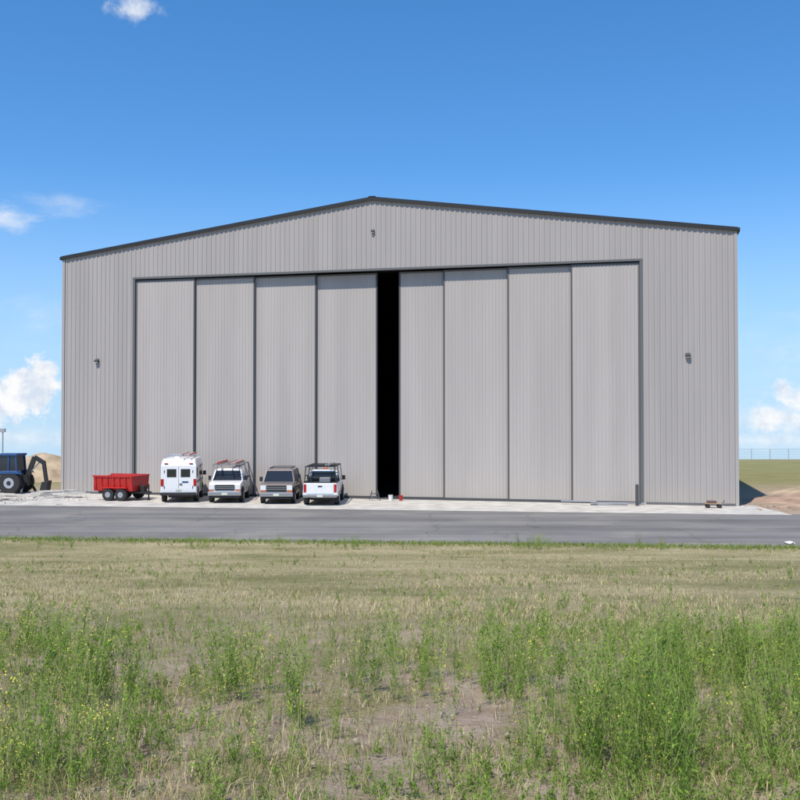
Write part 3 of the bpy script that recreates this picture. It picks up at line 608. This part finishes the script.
fd=lambda x,y: (.08+.92*np.clip(wav(x,y,1.3,7)+.3,0,1))*np.where(y<12,.4,1)*(1-.93*bare(x,y))
P=place(11500,4.3,36.2,fd); Q=tufts(P,8,.03+.004*P[:,1]); D=Q[:,1]
blades('dry_grass',Q,rng.uniform(.05,.19,len(Q))*np.clip(1.15-.022*D,.5,1),.0016+.00014*D,M_straw,.65)
fg=lambda x,y: np.clip(wav(x,y,.9,9)+.3,0,1)*(1-.7*bare(x,y))
P=place(4800,4.3,36.4,fg); Q=tufts(P,8,.03+.004*P[:,1]); D=Q[:,1]
blades('green_grass',Q,rng.uniform(.05,.18,len(Q))*np.clip(1.15-.02*D,.55,1),.0016+.00014*D,M_ggr,.6)
n=11000; x=rng.uniform(-26,24,n); y=np.clip(38.0-.09*x,36.6,60)-np.abs(rng.normal(0,.45,n))+.05
blades('verge_grass',np.stack([x,y,np.maximum(gz(x,y),-.02)],-1),rng.uniform(.05,.2,n),np.full(n,.007),M_ggr,.5)
# ------------------------------------------------------------------ light
az=math.atan2(-.38,-.70); el=R(58)
S_=Vector((math.sin(az)*math.cos(el),math.cos(az)*math.cos(el),math.sin(el)))
ld=bpy.data.lights.new('sun','SUN'); ld.energy=4.9; ld.angle=R(.5); ld.color=(1,.95,.87)
lo=bpy.data.objects.new('sun',ld); scene.collection.objects.link(lo); lo.rotation_euler=S_.to_track_quat('Z','Y').to_euler(); lo.location=(0,0,60)
w=bpy.data.worlds.new('World'); scene.world=w; w.use_nodes=True; nt=w.node_tree; N=nt.nodes; L=nt.links
bg=N['Background']; bg.inputs['Strength'].default_value=.14
tc=N.new('ShaderNodeTexCoord'); sp_=N.new('ShaderNodeSeparateXYZ'); L.new(tc.outputs['Generated'],sp_.inputs[0])
ad=N.new('ShaderNodeMath'); ad.operation='ADD'; ad.inputs[1].default_value=.07; L.new(sp_.outputs['Z'],ad.inputs[0])
mxz=N.new('ShaderNodeMath'); mxz.operation='MAXIMUM'; mxz.inputs[1].default_value=.03; L.new(ad.outputs[0],mxz.inputs[0])
cb=N.new('ShaderNodeCombineXYZ'); L.new(sp_.outputs['X'],cb.inputs[0]); L.new(sp_.outputs['Y'],cb.inputs[1]); L.new(mxz.outputs[0],cb.inputs[2])
sky=N.new('ShaderNodeTexSky'); sky.sky_type='NISHITA'; sky.sun_disc=False; sky.sun_elevation=el; sky.sun_rotation=az; sky.altitude=500; sky.air_density=1.0; sky.dust_density=.3; sky.ozone_density=3.0
L.new(cb.outputs[0],sky.inputs[0])
hs=N.new('ShaderNodeHueSaturation'); hs.inputs['Saturation'].default_value=1.28; hs.inputs['Value'].default_value=1.42; L.new(sky.outputs[0],hs.inputs['Color'])
hz=N.new('ShaderNodeMapRange'); hz.interpolation_type='SMOOTHSTEP'; hz.inputs['From Min'].default_value=-.04; hz.inputs['From Max'].default_value=.26; hz.inputs['To Min'].default_value=.9; hz.inputs['To Max'].default_value=0; L.new(sp_.outputs['Z'],hz.inputs['Value'])
hm=N.new('ShaderNodeMixRGB'); hm.inputs[2].default_value=(3.4,4.9,6.5,1); L.new(hz.outputs[0],hm.inputs[0]); L.new(hs.outputs[0],hm.inputs[1])
def cnoise(scale,mp=(1,1,1),det=7):
    q=N.new('ShaderNodeMapping'); q.inputs['Scale'].default_value=mp; L.new(tc.outputs['Generated'],q.inputs[0])
    n=N.new('ShaderNodeTexNoise'); n.inputs['Scale'].default_value=scale; n.inputs['Detail'].default_value=det; n.inputs['Roughness'].default_value=.6; L.new(q.outputs[0],n.inputs['Vector']); return n.outputs['Fac']
puffy=cnoise(42); wispy=cnoise(22,(1,1,3.2)); shade=cnoise(55,det=5)
def blob(px,py,sx,sz,noise,k,soft,gain):
    c=Vector(((px-400)/973,1,(420-py)/973)).normalized()
    s=N.new('ShaderNodeVectorMath'); s.operation='SUBTRACT'; s.inputs[1].default_value=c; L.new(tc.outputs['Generated'],s.inputs[0])
    m=N.new('ShaderNodeVectorMath'); m.operation='MULTIPLY'; m.inputs[1].default_value=(1/sx,1/max(sx,.1),1/sz); L.new(s.outputs[0],m.inputs[0])
    l=N.new('ShaderNodeVectorMath'); l.operation='LENGTH'; L.new(m.outputs[0],l.inputs[0])
    a=N.new('ShaderNodeMath'); a.operation='MULTIPLY_ADD'; a.inputs[1].default_value=k; L.new(noise,a.inputs[0])
    iv=N.new('ShaderNodeMath'); iv.operation='SUBTRACT'; iv.inputs[0].default_value=1-k*.5; L.new(l.outputs['Value'],iv.inputs[1]); L.new(iv.outputs[0],a.inputs[2])
    r=N.new('ShaderNodeMapRange'); r.interpolation_type='SMOOTHSTEP'; r.inputs['From Min'].default_value=0; r.inputs['From Max'].default_value=soft; r.inputs['To Max'].default_value=gain; L.new(a.outputs[0],r.inputs['Value'])
    return r.outputs[0]
blobs=[blob(130,5,.026,.016,puffy,2.4,1.1,.85),blob(0,218,.035,.018,wispy,2.4,1.3,.7),blob(58,203,.05,.014,wispy,3.0,2.0,.4),
       blob(28,390,.036,.034,puffy,2.2,.4,1.0),blob(-10,402,.055,.028,puffy,2.2,.4,1.0),blob(25,437,.08,.018,wispy,1.6,1.4,.7),blob(40,320,.05,.03,wispy,3.0,2.0,.3),
       blob(775,418,.05,.020,puffy,2.0,.9,.95),blob(812,400,.04,.024,puffy,2.2,.7,.95),blob(780,345,.09,.05,wispy,2.5,2.2,.32),blob(760,440,.12,.014,wispy,1.4,1.2,.65)]
acc=blobs[0]
for b_ in blobs[1:]:
    m=N.new('ShaderNodeMath'); m.operation='MAXIMUM'; L.new(acc,m.inputs[0]); L.new(b_,m.inputs[1]); acc=m.outputs[0]
cr=N.new('ShaderNodeValToRGB'); e=cr.color_ramp.elements; e[0].position=.35; e[0].color=(4.9,5.5,6.4,1); e[1].position=.58; e[1].color=(7.0,7.05,7.1,1); L.new(shade,cr.inputs[0])
mx=N.new('ShaderNodeMixRGB'); L.new(acc,mx.inputs[0]); L.new(hm.outputs[0],mx.inputs[1]); L.new(cr.outputs[0],mx.inputs[2]); L.new(mx.outputs[0],bg.inputs['Color'])
